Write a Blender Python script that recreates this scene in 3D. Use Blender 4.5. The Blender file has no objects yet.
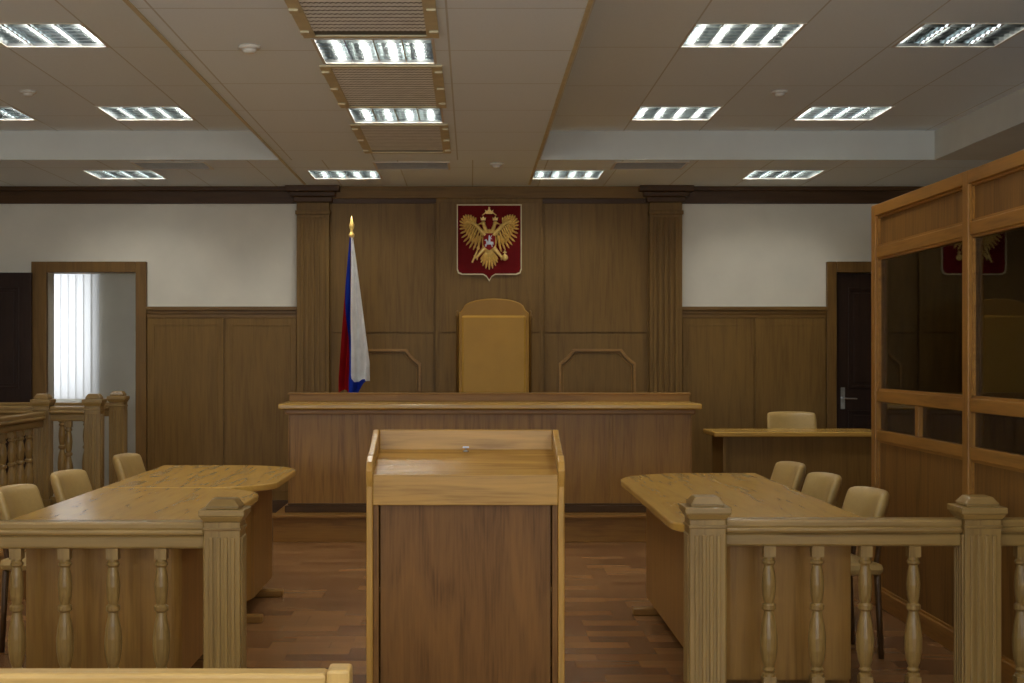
import bpy, bmesh, math
from math import sin, cos, pi, radians
from mathutils import Vector
scene = bpy.context.scene
COL = scene.collection
scene.view_settings.view_transform = 'Standard'

# ------------------------------------------------------------------ materials
def lin(c):
    r = []
    for v in c:
        v = v / 255.0
        r.append(v / 12.92 if v <= 0.04045 else ((v + 0.055) / 1.055) ** 2.4)
    return (r[0], r[1], r[2], 1.0)

def new_mat(name):
    m = bpy.data.materials.new(name); m.use_nodes = True
    nt = m.node_tree
    return m, nt, nt.nodes['Principled BSDF']

def plain(name, c, rough=0.5, metal=0.0, noise=0.06, nscale=12, bump=0.0, emis=None, estr=0, spec=0.5):
    m, nt, b = new_mat(name)
    N, L = nt.nodes, nt.links
    tc = N.new('ShaderNodeTexCoord'); n = N.new('ShaderNodeTexNoise')
    n.inputs['Scale'].default_value = nscale; n.inputs['Detail'].default_value = 4
    L.new(tc.outputs['Object'], n.inputs['Vector'])
    r = N.new('ShaderNodeValToRGB')
    a = lin(c)
    r.color_ramp.elements[0].position = 0.3; r.color_ramp.elements[1].position = 0.7
    r.color_ramp.elements[0].color = tuple(max(0, x * (1 - noise * 2)) for x in a[:3]) + (1,)
    r.color_ramp.elements[1].color = tuple(min(1, x * (1 + noise)) for x in a[:3]) + (1,)
    L.new(n.outputs['Fac'], r.inputs['Fac']); L.new(r.outputs['Color'], b.inputs['Base Color'])
    b.inputs['Roughness'].default_value = rough; b.inputs['Metallic'].default_value = metal
    b.inputs['Specular IOR Level'].default_value = spec
    if bump:
        bp = N.new('ShaderNodeBump'); bp.inputs['Strength'].default_value = bump; bp.inputs['Distance'].default_value = 0.002
        L.new(n.outputs['Fac'], bp.inputs['Height']); L.new(bp.outputs['Normal'], b.inputs['Normal'])
    if emis:
        b.inputs['Emission Color'].default_value = lin(emis); b.inputs['Emission Strength'].default_value = estr
    return m

def wood(name, c, axis='Z', contrast=0.28, rough=0.38, across=16.0, spec=0.4):
    m, nt, b = new_mat(name)
    N, L = nt.nodes, nt.links
    tc = N.new('ShaderNodeTexCoord')
    def nz(al, ac, detail, dist):
        mp = N.new('ShaderNodeMapping')
        s = [ac, ac, ac]; s['XYZ'.index(axis)] = al
        mp.inputs['Scale'].default_value = s
        n = N.new('ShaderNodeTexNoise'); n.inputs['Scale'].default_value = 1.0
        n.inputs['Detail'].default_value = detail; n.inputs['Distortion'].default_value = dist
        L.new(tc.outputs['Object'], mp.inputs['Vector']); L.new(mp.outputs['Vector'], n.inputs['Vector'])
        return n
    n1 = nz(1.3, across, 5, 1.3); n2 = nz(5, 110, 3, 0.1)
    mx = N.new('ShaderNodeMix'); mx.data_type = 'FLOAT'; mx.inputs[0].default_value = 0.35
    L.new(n1.outputs['Fac'], mx.inputs[2]); L.new(n2.outputs['Fac'], mx.inputs[3])
    r = N.new('ShaderNodeValToRGB'); a = lin(c)
    e = r.color_ramp.elements
    e[0].position = 0.36; e[1].position = 0.64
    e[0].color = (a[0] * (1 - contrast * 1.1), a[1] * (1 - contrast * 1.25), a[2] * (1 - contrast * 1.4), 1)
    e[1].color = (a[0] * (1 + contrast * .7), a[1] * (1 + contrast * .68), a[2] * (1 + contrast * .5), 1)
    mid = e.new(0.5); mid.color = a
    L.new(mx.outputs[0], r.inputs['Fac']); L.new(r.outputs['Color'], b.inputs['Base Color'])
    b.inputs['Roughness'].default_value = rough; b.inputs['Specular IOR Level'].default_value = spec
    bp = N.new('ShaderNodeBump'); bp.inputs['Strength'].default_value = 0.06; bp.inputs['Distance'].default_value = 0.003
    L.new(n2.outputs['Fac'], bp.inputs['Height']); L.new(bp.outputs['Normal'], b.inputs['Normal'])
    return m

def wood3(name, c, **k):
    return {a: wood(name + '_' + a.lower(), c, a, **k) for a in 'XYZ'}

W_WALL = wood3('panelling_veneer', (122, 92, 46), contrast=0.18, rough=0.45, across=20, spec=.2)
W_DARKTRIM = wood3('cornice_wood', (80, 56, 32), contrast=0.18, spec=.2)
W_BENCH = wood3('judge_bench_wood', (148, 106, 50), contrast=0.26, rough=.36, spec=.3)
W_TABLE = wood3('table_oak', (190, 148, 72), contrast=0.16, rough=0.22, across=12, spec=.45)
W_TPANEL = wood3('table_panel_oak', (148, 108, 52), contrast=0.2, spec=.25)
W_RAIL = wood3('balustrade_oak', (142, 113, 63), contrast=0.25, rough=0.3)
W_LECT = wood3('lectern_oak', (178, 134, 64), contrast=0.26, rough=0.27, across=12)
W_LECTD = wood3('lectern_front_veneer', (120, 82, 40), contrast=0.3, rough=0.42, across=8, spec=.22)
W_CAGE = wood3('cage_oak', (154, 107, 46), contrast=0.24, rough=0.38, spec=.3)
W_CAGEP = wood3('cage_panel_oak', (126, 88, 40), contrast=0.28, rough=0.42, spec=.25)
W_DOOR = wood3('dark_door_wood', (46, 28, 18), contrast=0.25, rough=0.4, spec=.25)
W_CASING = wood3('door_casing_wood', (118, 87, 43), contrast=0.2, spec=.25)
W_CHLEG = wood3('chair_leg_wood', (84, 60, 36), contrast=0.2, spec=.3)
W_PEW = wood3('pew_oak', (184, 147, 84), contrast=0.18, rough=0.33)
LEATHER = plain('tan_leather', (184, 152, 92), 0.38, bump=0.1, nscale=60, noise=.03)
OCHRE = plain('ochre_leather', (188, 143, 56), 0.45, noise=.03, nscale=6, spec=.25)
OCHRED = plain('ochre_leather_frame', (168, 125, 50), 0.45, noise=.03, nscale=6, spec=.25)
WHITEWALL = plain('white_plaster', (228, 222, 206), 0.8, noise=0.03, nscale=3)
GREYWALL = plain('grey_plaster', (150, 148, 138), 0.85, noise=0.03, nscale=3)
CEILSIDE = plain('soffit_plaster', (214, 215, 208), 0.85, noise=0.03, nscale=3)
GOLD = plain('gilded_metal', (242, 204, 116), 0.33, 0.2, noise=0.08, nscale=60)
IVORY = plain('pale_gilt_edge', (222, 205, 160), 0.4, 0.1)
REDF = plain('crimson_field', (108, 8, 10), 0.7, spec=.15)
REDS = plain('red_enamel', (150, 24, 24), 0.6, spec=.2)
SILVER = plain('silver_metal', (205, 205, 208), 0.35, 0.2)
CHROME = plain('brushed_chrome', (190, 190, 188), 0.25, 0.9)
LOUVRE = plain('louvre_aluminium', (198, 203, 203), 0.12, 1.0, noise=0.02)
BEIGE = plain('beige_painted_metal', (206, 194, 156), 0.5)
GRILLE = plain('grille_grey_metal', (240, 243, 240), 0.4, 0.0)
DARKM = plain('dark_metal', (60, 56, 46), 0.6)
GBACK = plain('grille_duct_grey', (96, 96, 88), 0.7)
PAN = plain('fixture_reflector', (100, 103, 102), 0.3, 0.5)
TUBE = plain('fluorescent_tube', (250, 250, 250), 0.5, emis=(236, 245, 252), estr=5)
TUBEOFF = plain('fluorescent_tube_dim', (200, 205, 205), 0.4, emis=(238, 245, 250), estr=.15)
FW = plain('flag_white', (235, 232, 228), 0.8, spec=.1); FB = plain('flag_blue', (30, 55, 160), 0.8, spec=.1); FR = plain('flag_red', (165, 22, 26), 0.8, spec=.1)
WHITEP = plain('white_plastic', (215, 210, 198), 0.5)

def tile_mat(name, ox, oy, sx=0.6, sy=0.6):
    m, nt, b = new_mat(name); N, L = nt.nodes, nt.links
    tc = N.new('ShaderNodeTexCoord'); sp = N.new('ShaderNodeSeparateXYZ'); L.new(tc.outputs['Object'], sp.inputs[0])
    def seam(out, o, s):
        a = N.new('ShaderNodeMath'); a.operation = 'SUBTRACT'; L.new(out, a.inputs[0]); a.inputs[1].default_value = o - 100 * s
        mo = N.new('ShaderNodeMath'); mo.operation = 'MODULO'; L.new(a.outputs[0], mo.inputs[0]); mo.inputs[1].default_value = s
        c = N.new('ShaderNodeMath'); c.operation = 'LESS_THAN'; L.new(mo.outputs[0], c.inputs[0]); c.inputs[1].default_value = 0.010
        return c
    x = seam(sp.outputs[0], ox, sx); y = seam(sp.outputs[1], oy, sy)
    mx = N.new('ShaderNodeMath'); mx.operation = 'MAXIMUM'; L.new(x.outputs[0], mx.inputs[0]); L.new(y.outputs[0], mx.inputs[1])
    n = N.new('ShaderNodeTexNoise'); n.inputs['Scale'].default_value = 90; L.new(tc.outputs['Object'], n.inputs['Vector'])
    r = N.new('ShaderNodeValToRGB'); r.color_ramp.elements[0].color = lin((226, 237, 244)); r.color_ramp.elements[1].color = lin((236, 247, 254))
    L.new(n.outputs['Fac'], r.inputs['Fac'])
    mc = N.new('ShaderNodeMix'); mc.data_type = 'RGBA'; L.new(mx.outputs[0], mc.inputs[0]); L.new(r.outputs['Color'], mc.inputs[6]); mc.inputs[7].default_value = lin((198, 202, 198))
    L.new(mc.outputs[2], b.inputs['Base Color']); b.inputs['Roughness'].default_value = 0.85; b.inputs['Specular IOR Level'].default_value = .2
    return m
TILE_L = tile_mat('ceiling_tiles_west', 0.3, 0.0, 0.6, 1.2); TILE_R = tile_mat('ceiling_tiles_east', 0.0, 0.0, 0.6, 1.2)
TILE_C = tile_mat('ceiling_tiles_middle', -0.12, 0.2, 0.66, 0.9)

def floor_mat():
    m, nt, b = new_mat('board_floor'); N, L = nt.nodes, nt.links
    tc = N.new('ShaderNodeTexCoord')
    mp = N.new('ShaderNodeMapping'); mp.inputs['Rotation'].default_value = (0, 0, 0); L.new(tc.outputs['Object'], mp.inputs['Vector'])
    t = N.new('ShaderNodeTexBrick'); t.inputs['Scale'].default_value = 1; t.inputs['Brick Width'].default_value = 0.30; t.inputs['Row Height'].default_value = 0.15
    t.offset = 0.37; t.offset_frequency = 3
    t.inputs['Mortar Size'].default_value = 0.0008; t.inputs['Color1'].default_value = lin((158, 114, 70)); t.inputs['Color2'].default_value = lin((120, 82, 50)); t.inputs['Mortar'].default_value = lin((95, 64, 38))
    L.new(mp.outputs[0], t.inputs['Vector'])
    mp2 = N.new('ShaderNodeMapping'); mp2.inputs['Scale'].default_value = (3, 16, 1); L.new(tc.outputs['Object'], mp2.inputs['Vector'])
    n = N.new('ShaderNodeTexNoise'); n.inputs['Scale'].default_value = 1; n.inputs['Detail'].default_value = 6; L.new(mp2.outputs[0], n.inputs['Vector'])
    r = N.new('ShaderNodeValToRGB'); r.color_ramp.elements[0].color = (.80, .80, .80, 1); r.color_ramp.elements[1].color = (1.1, 1.1, 1.1, 1); L.new(n.outputs['Fac'], r.inputs['Fac'])
    mm = N.new('ShaderNodeMix'); mm.data_type = 'RGBA'; mm.blend_type = 'MULTIPLY'; mm.inputs[0].default_value = 1
    L.new(t.outputs['Color'], mm.inputs[6]); L.new(r.outputs['Color'], mm.inputs[7]); L.new(mm.outputs[2], b.inputs['Base Color'])
    b.inputs['Roughness'].default_value = 0.25
    return m
FLOOR = floor_mat()

def glass_mat(name, tint, gl=0.5):
    m = bpy.data.materials.new(name); m.use_nodes = True; nt = m.node_tree; N, L = nt.nodes, nt.links
    N.remove(N['Principled BSDF']); out = N['Material Output']
    t = N.new('ShaderNodeBsdfTransparent'); t.inputs[0].default_value = tint
    g = N.new('ShaderNodeBsdfGlossy'); g.inputs['Roughness'].default_value = 0.02; g.inputs['Color'].default_value = (.85, .85, .8, 1)
    fr = N.new('ShaderNodeFresnel'); fr.inputs['IOR'].default_value = 1.5
    ml = N.new('ShaderNodeMath'); ml.operation = 'MULTIPLY'; ml.inputs[1].default_value = gl; L.new(fr.outputs[0], ml.inputs[0])
    mx = N.new('ShaderNodeMixShader'); L.new(ml.outputs[0], mx.inputs[0]); L.new(t.outputs[0], mx.inputs[1]); L.new(g.outputs[0], mx.inputs[2])
    L.new(mx.outputs[0], out.inputs['Surface']); return m
CGLASS = glass_mat('cage_glass', (0.56, 0.58, 0.48, 1), 1.0)
WGLASS = glass_mat('window_glass', (0.95, 0.97, 1, 1), 0.5)
def blind_mat():
    m = bpy.data.materials.new('blind_fabric'); m.use_nodes = True; nt = m.node_tree; N, L = nt.nodes, nt.links
    b = N['Principled BSDF']; b.inputs['Base Color'].default_value = (.8, .8, .8, 1); b.inputs['Roughness'].default_value = .9
    t = N.new('ShaderNodeBsdfTranslucent'); t.inputs[0].default_value = (.8, .8, .78, 1)
    mx = N.new('ShaderNodeMixShader'); mx.inputs[0].default_value = .5
    L.new(b.outputs[0], mx.inputs[1]); L.new(t.outputs[0], mx.inputs[2]); L.new(mx.outputs[0], N['Material Output'].inputs['Surface']); return m
BLIND = blind_mat()

# ------------------------------------------------------------------ mesh builder
class B:
    def __init__(s): s.v = []; s.f = []; s.m = []; s.cur = 0
    def add(s, vs, fs):
        o = len(s.v); s.v += [tuple(v) for v in vs]
        for f in fs: s.f.append([i + o for i in f]); s.m.append(s.cur)
        return s
    def box(s, x0, x1, y0, y1, z0, z1):
        return s.add([(x0,y0,z0),(x1,y0,z0),(x1,y1,z0),(x0,y1,z0),(x0,y0,z1),(x1,y0,z1),(x1,y1,z1),(x0,y1,z1)],
              [(3,2,1,0),(4,5,6,7),(0,1,5,4),(1,2,6,5),(2,3,7,6),(3,0,4,7)])
    def frustum(s, cx, cy, z0, z1, a0, a1):
        v = [(cx+i*a0/2, cy+j*a0/2, z0) for i, j in ((-1,-1),(1,-1),(1,1),(-1,1))] + [(cx+i*a1/2, cy+j*a1/2, z1) for i, j in ((-1,-1),(1,-1),(1,1),(-1,1))]
        return s.add(v, [(3,2,1,0),(4,5,6,7),(0,1,5,4),(1,2,6,5),(2,3,7,6),(3,0,4,7)])
    def prism(s, poly, a0, a1, axis='Z'):
        def P(p, t):
            if axis == 'Z': return (p[0], p[1], t)
            if axis == 'Y': return (p[0], t, p[1])
            return (t, p[0], p[1])
        n = len(poly)
        vs = [P(p, a0) for p in poly] + [P(p, a1) for p in poly]
        fs = [list(range(n))[::-1], [n + i for i in range(n)]] + [(i, (i+1) % n, n+(i+1) % n, n+i) for i in range(n)]
        return s.add(vs, fs)
    def ring(s, outer, inner, a0, a1, axis='Y'):
        def P(p, t): return (p[0], p[1], t) if axis == 'Z' else (p[0], t, p[1])
        n = len(outer)
        vs = [P(p, a0) for p in outer]+[P(p, a0) for p in inner]+[P(p, a1) for p in outer]+[P(p, a1) for p in inner]
        fs = []
        for i in range(n):
            j = (i+1) % n
            fs += [(i, j, n+j, n+i), (2*n+i, 3*n+i, 3*n+j, 2*n+j), (i, 2*n+i, 2*n+j, j), (n+i, n+j, 3*n+j, 3*n+i)]
        return s.add(vs, fs)
    def strip(s, pts, t, z0, z1):
        L_ = []; R_ = []
        for i, p in enumerate(pts):
            a = Vector(pts[max(0, i-1)]); b = Vector(pts[min(len(pts)-1, i+1)]); d = (b-a).normalized(); nn = Vector((-d.y, d.x))
            L_.append((p[0]+nn.x*t/2, p[1]+nn.y*t/2)); R_.append((p[0]-nn.x*t/2, p[1]-nn.y*t/2))
        n = len(pts)
        vs = [(x, y, z0) for x, y in L_]+[(x, y, z0) for x, y in R_]+[(x, y, z1) for x, y in L_]+[(x, y, z1) for x, y in R_]
        fs = [(0, n, 3*n, 2*n), (n-1, 2*n-1, 4*n-1, 3*n-1)]
        for i in range(n-1):
            fs += [(i, i+1, n+i+1, n+i), (2*n+i, 3*n+i, 3*n+i+1, 2*n+i+1), (i, 2*n+i, 2*n+i+1, i+1), (n+i, n+i+1, 3*n+i+1, 3*n+i)]
        return s.add(vs, fs)
    def lathe(s, prof, cx=0, cy=0, seg=20):
        vs = []; fs = []
        for r, z in prof:
            for k in range(seg): vs.append((cx+r*cos(2*pi*k/seg), cy+r*sin(2*pi*k/seg), z))
        for i in range(len(prof)-1):
            for k in range(seg): fs.append((i*seg+k, i*seg+(k+1) % seg, (i+1)*seg+(k+1) % seg, (i+1)*seg+k))
        fs.append(list(range(seg))[::-1]); fs.append([(len(prof)-1)*seg+k for k in range(seg)])
        return s.add(vs, fs)
    def tube(s, p, q, r0, r1=None, seg=10):
        r1 = r0 if r1 is None else r1
        p = Vector(p); q = Vector(q); d = (q-p).normalized()
        u = d.orthogonal().normalized(); w = d.cross(u)
        vs = [p+(u*cos(2*pi*k/seg)+w*sin(2*pi*k/seg))*r0 for k in range(seg)]+[q+(u*cos(2*pi*k/seg)+w*sin(2*pi*k/seg))*r1 for k in range(seg)]
        fs = [list(range(seg)), [seg+k for k in range(seg)][::-1]]+[(k, seg+k, seg+(k+1) % seg, (k+1) % seg) for k in range(seg)]
        return s.add(vs, fs)
    def ell(s, c, r, seg=12, rings=8):
        vs = []; fs = []
        for i in range(rings+1):
            th = pi*i/rings
            for k in range(seg): vs.append((c[0]+r[0]*sin(th)*cos(2*pi*k/seg), c[1]+r[1]*sin(th)*sin(2*pi*k/seg), c[2]+r[2]*cos(th)))
        for i in range(rings):
            for k in range(seg): fs.append((i*seg+k, (i+1)*seg+k, (i+1)*seg+(k+1) % seg, i*seg+(k+1) % seg))
        return s.add(vs, fs)

def obj(name, b, mats, parent=None, loc=(0,0,0), rot=(0,0,0), bevel=0.0, smooth=False, subsurf=0, label=None, cat=None, kind=None, group=None):
    me = bpy.data.meshes.new(name)
    me.from_pydata(b.v, [], b.f); me.update()
    if not isinstance(mats, (list, tuple)): mats = [mats]
    for m in mats: me.materials.append(m)
    for p, mi in zip(me.polygons, b.m): p.material_index = mi
    bm = bmesh.new(); bm.from_mesh(me); bmesh.ops.recalc_face_normals(bm, faces=bm.faces); bm.to_mesh(me); bm.free()
    if smooth:
        for p in me.polygons: p.use_smooth = True
    o = bpy.data.objects.new(name, me); COL.objects.link(o)
    o.location = loc; o.rotation_euler = rot
    if parent: o.parent = parent
    if bevel:
        md = o.modifiers.new('bevel', 'BEVEL'); md.width = bevel; md.segments = 2; md.limit_method = 'ANGLE'; md.angle_limit = radians(40)
    if subsurf:
        md = o.modifiers.new('sub', 'SUBSURF'); md.levels = subsurf; md.render_levels = subsurf
    if label: o['label'] = label
    if cat: o['category'] = cat
    if kind: o['kind'] = kind
    if group: o['group'] = group
    return o

def empty(name, loc, label, cat, rot=0.0, group=None):
    o = bpy.data.objects.new(name, None); COL.objects.link(o); o.location = loc; o.rotation_euler = (0, 0, rot); o.empty_display_size = .1
    o['label'] = label; o['category'] = cat
    if group: o['group'] = group
    return o

def copy_thing(root, loc, rot=None, label=None):
    n = root.copy(); COL.objects.link(n); n.location = loc
    if rot is not None: n.rotation_euler = (0, 0, rot)
    if label: n['label'] = label
    def rec(a, b):
        for ch in list(a.children):
            if ch.name == b.name: continue
            c = ch.copy(); COL.objects.link(c); c.parent = b
            rec(ch, c)
    rec(root, n)
    return n

def cells(b, u0, u1, w0, w1, holes, emit):
    us = sorted(set([u0, u1]+[min(max(h[k], u0), u1) for h in holes for k in (0, 1)]))
    ws = sorted(set([w0, w1]+[min(max(h[k], w0), w1) for h in holes for k in (2, 3)]))
    for i in range(len(us)-1):
        for j in range(len(ws)-1):
            cu = (us[i]+us[i+1])/2; cw = (ws[j]+ws[j+1])/2
            if any(h[0] < cu < h[1] and h[2] < cw < h[3] for h in holes): continue
            emit(b, us[i], us[i+1], ws[j], ws[j+1])

# ------------------------------------------------------------------ room shell
XL, XR, YB, YF = -5.5, 4.2, 13.4, -2.2
ZC, ZU = 3.01, 3.24
obj('floor', B().box(XL-.7, XR+.2, YF-.2, 16.4, -0.1, 0), FLOOR, kind='structure')
b = B()
cells(b, XL, XR, 0, 3.4, [(-3.92, -3.10, -1, 2.22), (3.36, 4.10, -1, 2.22)], lambda b, a, c, d, e: b.box(a, c, YB, YB+.2, d, e))
obj('wall_back', b, WHITEWALL, kind='structure')
obj('wall_left', B().box(XL-.2, XL, YF, YB+.2, 0, 3.5), WHITEWALL, kind='structure')
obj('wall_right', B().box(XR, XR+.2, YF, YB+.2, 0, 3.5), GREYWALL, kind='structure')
b = B()
cells(b, XL-.2, XR+.2, 0, 3.5, [(-4.5, -2.5, 0.9, 2.5), (-1.5, 0.8, 0.9, 2.5), (1.6, 3.6, 0.9, 2.5)], lambda b, a, c, d, e: b.box(a, c, YF-.2, YF, d, e))
obj('wall_front', b, WHITEWALL, kind='structure')
for i, (a, c) in enumerate([(-4.5, -2.5), (-1.5, 0.8), (1.6, 3.6)]):
    b = B(); b.box(a, c, YF-.12, YF-.09, .9, .96); b.box(a, c, YF-.12, YF-.09, 2.44, 2.5)
    for x in (a, (a+c)/2-.03, c-.06): b.box(x, x+.06, YF-.12, YF-.09, .96, 2.44)
    w = obj('window_%d' % (i+2), b, WHITEP, kind='structure')
    obj('window_pane', B().box(a+.05, c-.05, YF-.11, YF-.10, .95, 2.45), WGLASS, parent=w)

FX = []
for yy in (0.0, 2.6, 5.2, 7.8, 10.4):
    for xx in (1.2, 2.43): FX.append((xx, yy, ZU))
    for xx in (-2.7, -3.9): FX.append((xx, yy, ZU))
for xx in (0.52, 2.37, -1.39, -3.28): FX.append((xx, 12.17, ZC))
for yy in (7.13, 9.1, 2.8): FX.append((-0.79, yy, ZC))
YC = 11.54
b = B(); TH = .12
def ce(z): return lambda b, a, c, d, e: b.box(a, c, d, e, z, z+TH)
hole = lambda f: (f[0], f[0]+.6, f[1], f[1]+.6)
b.cur = 0; cells(b, -5.2, -1.52, -1.0, YC, [hole(f) for f in FX if f[2] == ZU and f[0] < 0], ce(ZU))
b.cur = 1; cells(b, 0.53, 3.69, -1.0, YC, [hole(f) for f in FX if f[2] == ZU and f[0] > 0], ce(ZU))
b.cur = 2
cells(b, -1.52, 0.53, YF, YC, [hole(f) for f in FX if f[2] == ZC and f[1] < 11], ce(ZC))
b.cur = 1
cells(b, XL, XR, YC, YB+.0, [hole(f) for f in FX if f[2] == ZC and f[1] > 11], ce(ZC))
b.cur = 3
b.box(XL, -1.52, YF, -1.0, ZC, ZC+TH); b.box(.53, XR, YF, -1.0, ZC, ZC+TH)
b.box(XL, -5.2, -1.0, YC, ZC, ZC+TH); b.box(3.69, XR, -1.0, YC, ZC, ZC+TH)
for x0, x1 in ((-5.2, -1.52), (.53, 3.69)):
    b.box(x0, x1, YC-.012, YC, ZC, ZU+.1); b.box(x0, x1, -1.0, -.988, ZC, ZU+.1)
    b.box(x0, x0+.012, -1.0, YC, ZC, ZU+.1); b.box(x1-.012, x1, -1.0, YC, ZC, ZU+.1)
obj('ceiling', b, [TILE_L, TILE_R, TILE_C, CEILSIDE], kind='structure')
for i, x in enumerate((-1.525, 0.51)):
    obj('trim_%d' % (20+i), B().box(x, x+.02, -1, YB-.25, ZC-.008, ZC), BEIGE, kind='structure')

# ------------------------------------------------------------------ annex behind the open doorway
b = B(); cells(b, -6.2, -1.9, 0, 2.9, [(-5.7, -4.17, 0.95, 2.5)], lambda b, a, c, d, e: b.box(a, c, 16.0, 16.2, d, e))
obj('wall_annex_back', b, WHITEWALL, kind='structure')
obj('wall_annex_left', B().box(-6.4, -6.2, 13.6, 16.2, 0, 2.9), WHITEWALL, kind='structure')
obj('wall_annex_right', B().box(-1.9, -1.7, 13.6, 16.2, 0, 2.9), WHITEWALL, kind='structure')
obj('ceiling_annex', B().box(-6.4, -1.7, 13.6, 16.2, 2.9, 3.0), WHITEWALL, kind='structure')
obj('floor_annex', B().box(-6.4, -6.2, 13.6, 16.4, -.1, 0), FLOOR, kind='structure')
b = B(); b.box(-5.7, -4.17, 16.08, 16.14, .95, 1.0); b.box(-5.7, -4.17, 16.08, 16.14, 2.45, 2.5)
for x in (-5.7, -4.96, -4.22): b.box(x, x+.05, 16.08, 16.14, 1.0, 2.45)
w = obj('window_1', b, WHITEP, kind='structure')
obj('window_pane', B().box(-5.68, -4.2, 16.1, 16.11, .98, 2.48), WGLASS, parent=w)
vb = empty('vertical_blinds', (0, 15.93, 0), 'white fabric vertical blinds hanging over the window of the next room', 'blinds')
obj('headrail', B().box(-5.75, -4.12, -.025, .025, 2.52, 2.56), WHITEP, parent=vb)
b = B()
for k in range(19):
    x = -5.7+k*.084; b.add([(x, -.012, .98), (x+.09, .012, .98), (x+.09, .012, 2.52), (x, -.012, 2.52)], [(0, 1, 2, 3)])
obj('slats', b, BLIND, parent=vb)

# ------------------------------------------------------------------ back wall joinery
y0 = YB
tn = [1]
def trim(b, mat, bevel=0.004):
    o = obj('trim_%d' % tn[0], b, mat, kind='structure', bevel=bevel); tn[0] += 1; return o
def wains(x0, x1, mids):
    b = B(); b.box(x0, x1, y0-.015, y0, 0, 1.86)
    edges = [x0]+mids+[x1]
    for i in range(len(edges)-1):
        a, c = edges[i]+.012, edges[i+1]-.012
        b.box(a, c, y0-.03, y0-.015, .12, 1.80)
        b.ring([(a+.05, .2), (c-.05, .2), (c-.05, 1.74), (a+.05, 1.74)], [(a+.062, .212), (c-.062, .212), (c-.062, 1.728), (a+.062, 1.728)], y0-.033, y0-.03)
    trim(b, W_WALL['Z'], .003)
    b = B(); b.box(x0, x1, y0-.06, y0, 1.87, 1.905); b.box(x0, x1, y0-.045, y0, 1.84, 1.87); b.box(x0, x1, y0-.035, y0, 1.80, 1.84)
    trim(b, W_CASING['X'])
    obj('baseboard_back', B().box(x0, x1, y0-.045, y0, 0, .12), W_DARKTRIM['X'], kind='structure', bevel=.004)
wains(-3.0, -1.61, [-2.28]); wains(1.93, 3.27, [2.6])
b = B()
b.box(XL, XR, y0-.04, y0, 2.855, 2.97); b.box(XL, XR, y0-.07, y0, 2.97, ZC)
trim(b, W_DARKTRIM['X'])
b = B(); b.box(-1.31, 1.63, y0-.075, y0, 2.90, ZC); trim(b, W_WALL['X'])
for px in (-1.61, 1.63):
    b = B(); w = .30
    b.box(px, px+w, y0-.09, y0, 0, 2.86)
    for k in range(5):
        x = px+.035+k*.05; b.box(x, x+.03, y0-.105, y0-.09, .35, 2.72)
    b.box(px-.02, px+w+.02, y0-.11, y0, 0, .28); b.box(px-.01, px+w+.01, y0-.115, y0, 2.75, 2.785)
    trim(b, W_WALL['Z'])
    b = B()
    b.box(px-.03, px+w+.03, y0-.12, y0, 2.86, 2.91); b.box(px-.06, px+w+.06, y0-.14, y0, 2.91, 2.955)
    b.box(px-.10, px+w+.10, y0-.17, y0, 2.955, ZC)
    trim(b, W_DARKTRIM['X'], .008)
b = B(); b.box(-1.31, 1.63, y0-.02, y0, 0, 2.90)
for a, c in ((-1.29, -.35), (.67, 1.61)):
    b.box(a, c, y0-.03, y0-.02, 1.668, 2.86); b.box(a, c, y0-.03, y0-.02, .1, 1.652)
trim(b, W_WALL['Z'], .003)
b = B(); b.box(-.33, .65, y0-.07, y0-.02, 0, 2.90); b.box(-.30, .62, y0-.078, y0-.07, 1.668, 2.86); b.box(-.30, .62, y0-.078, y0-.07, .1, 1.652)
trim(b, W_WALL['Z'], .003)
def octo(x0, x1, z0, z1, c, o=0):
    x0 += o; x1 -= o; z0 += o; z1 -= o; c -= o*.3
    k = c*.5
    return [(x0+c, z0), (x1-c, z0), (x1-c*.7, z0+k*.8), (x1-k*.8, z0+c*.7), (x1, z0+c), (x1, z1-c), (x1-k*.8, z1-c*.7), (x1-c*.7, z1-k*.8), (x1-c, z1), (x0+c, z1), (x0+c*.7, z1-k*.8), (x0+k*.8, z1-c*.7), (x0, z1-c), (x0, z0+c), (x0+k*.8, z0+c*.7), (x0+c*.7, z0+k*.8)]
for a, c in ((-1.18, -.47), (.80, 1.51)):
    b = B(); b.ring(octo(a, c, .65, 1.515, .13), octo(a, c, .65, 1.515, .13, .024), y0-.05, y0-.03)
    b.ring(octo(a, c, .65, 1.515, .13, .035), octo(a, c, .65, 1.515, .13, .043), y0-.036, y0-.03)
    trim(b, W_TPANEL['X'], .004)

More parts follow.
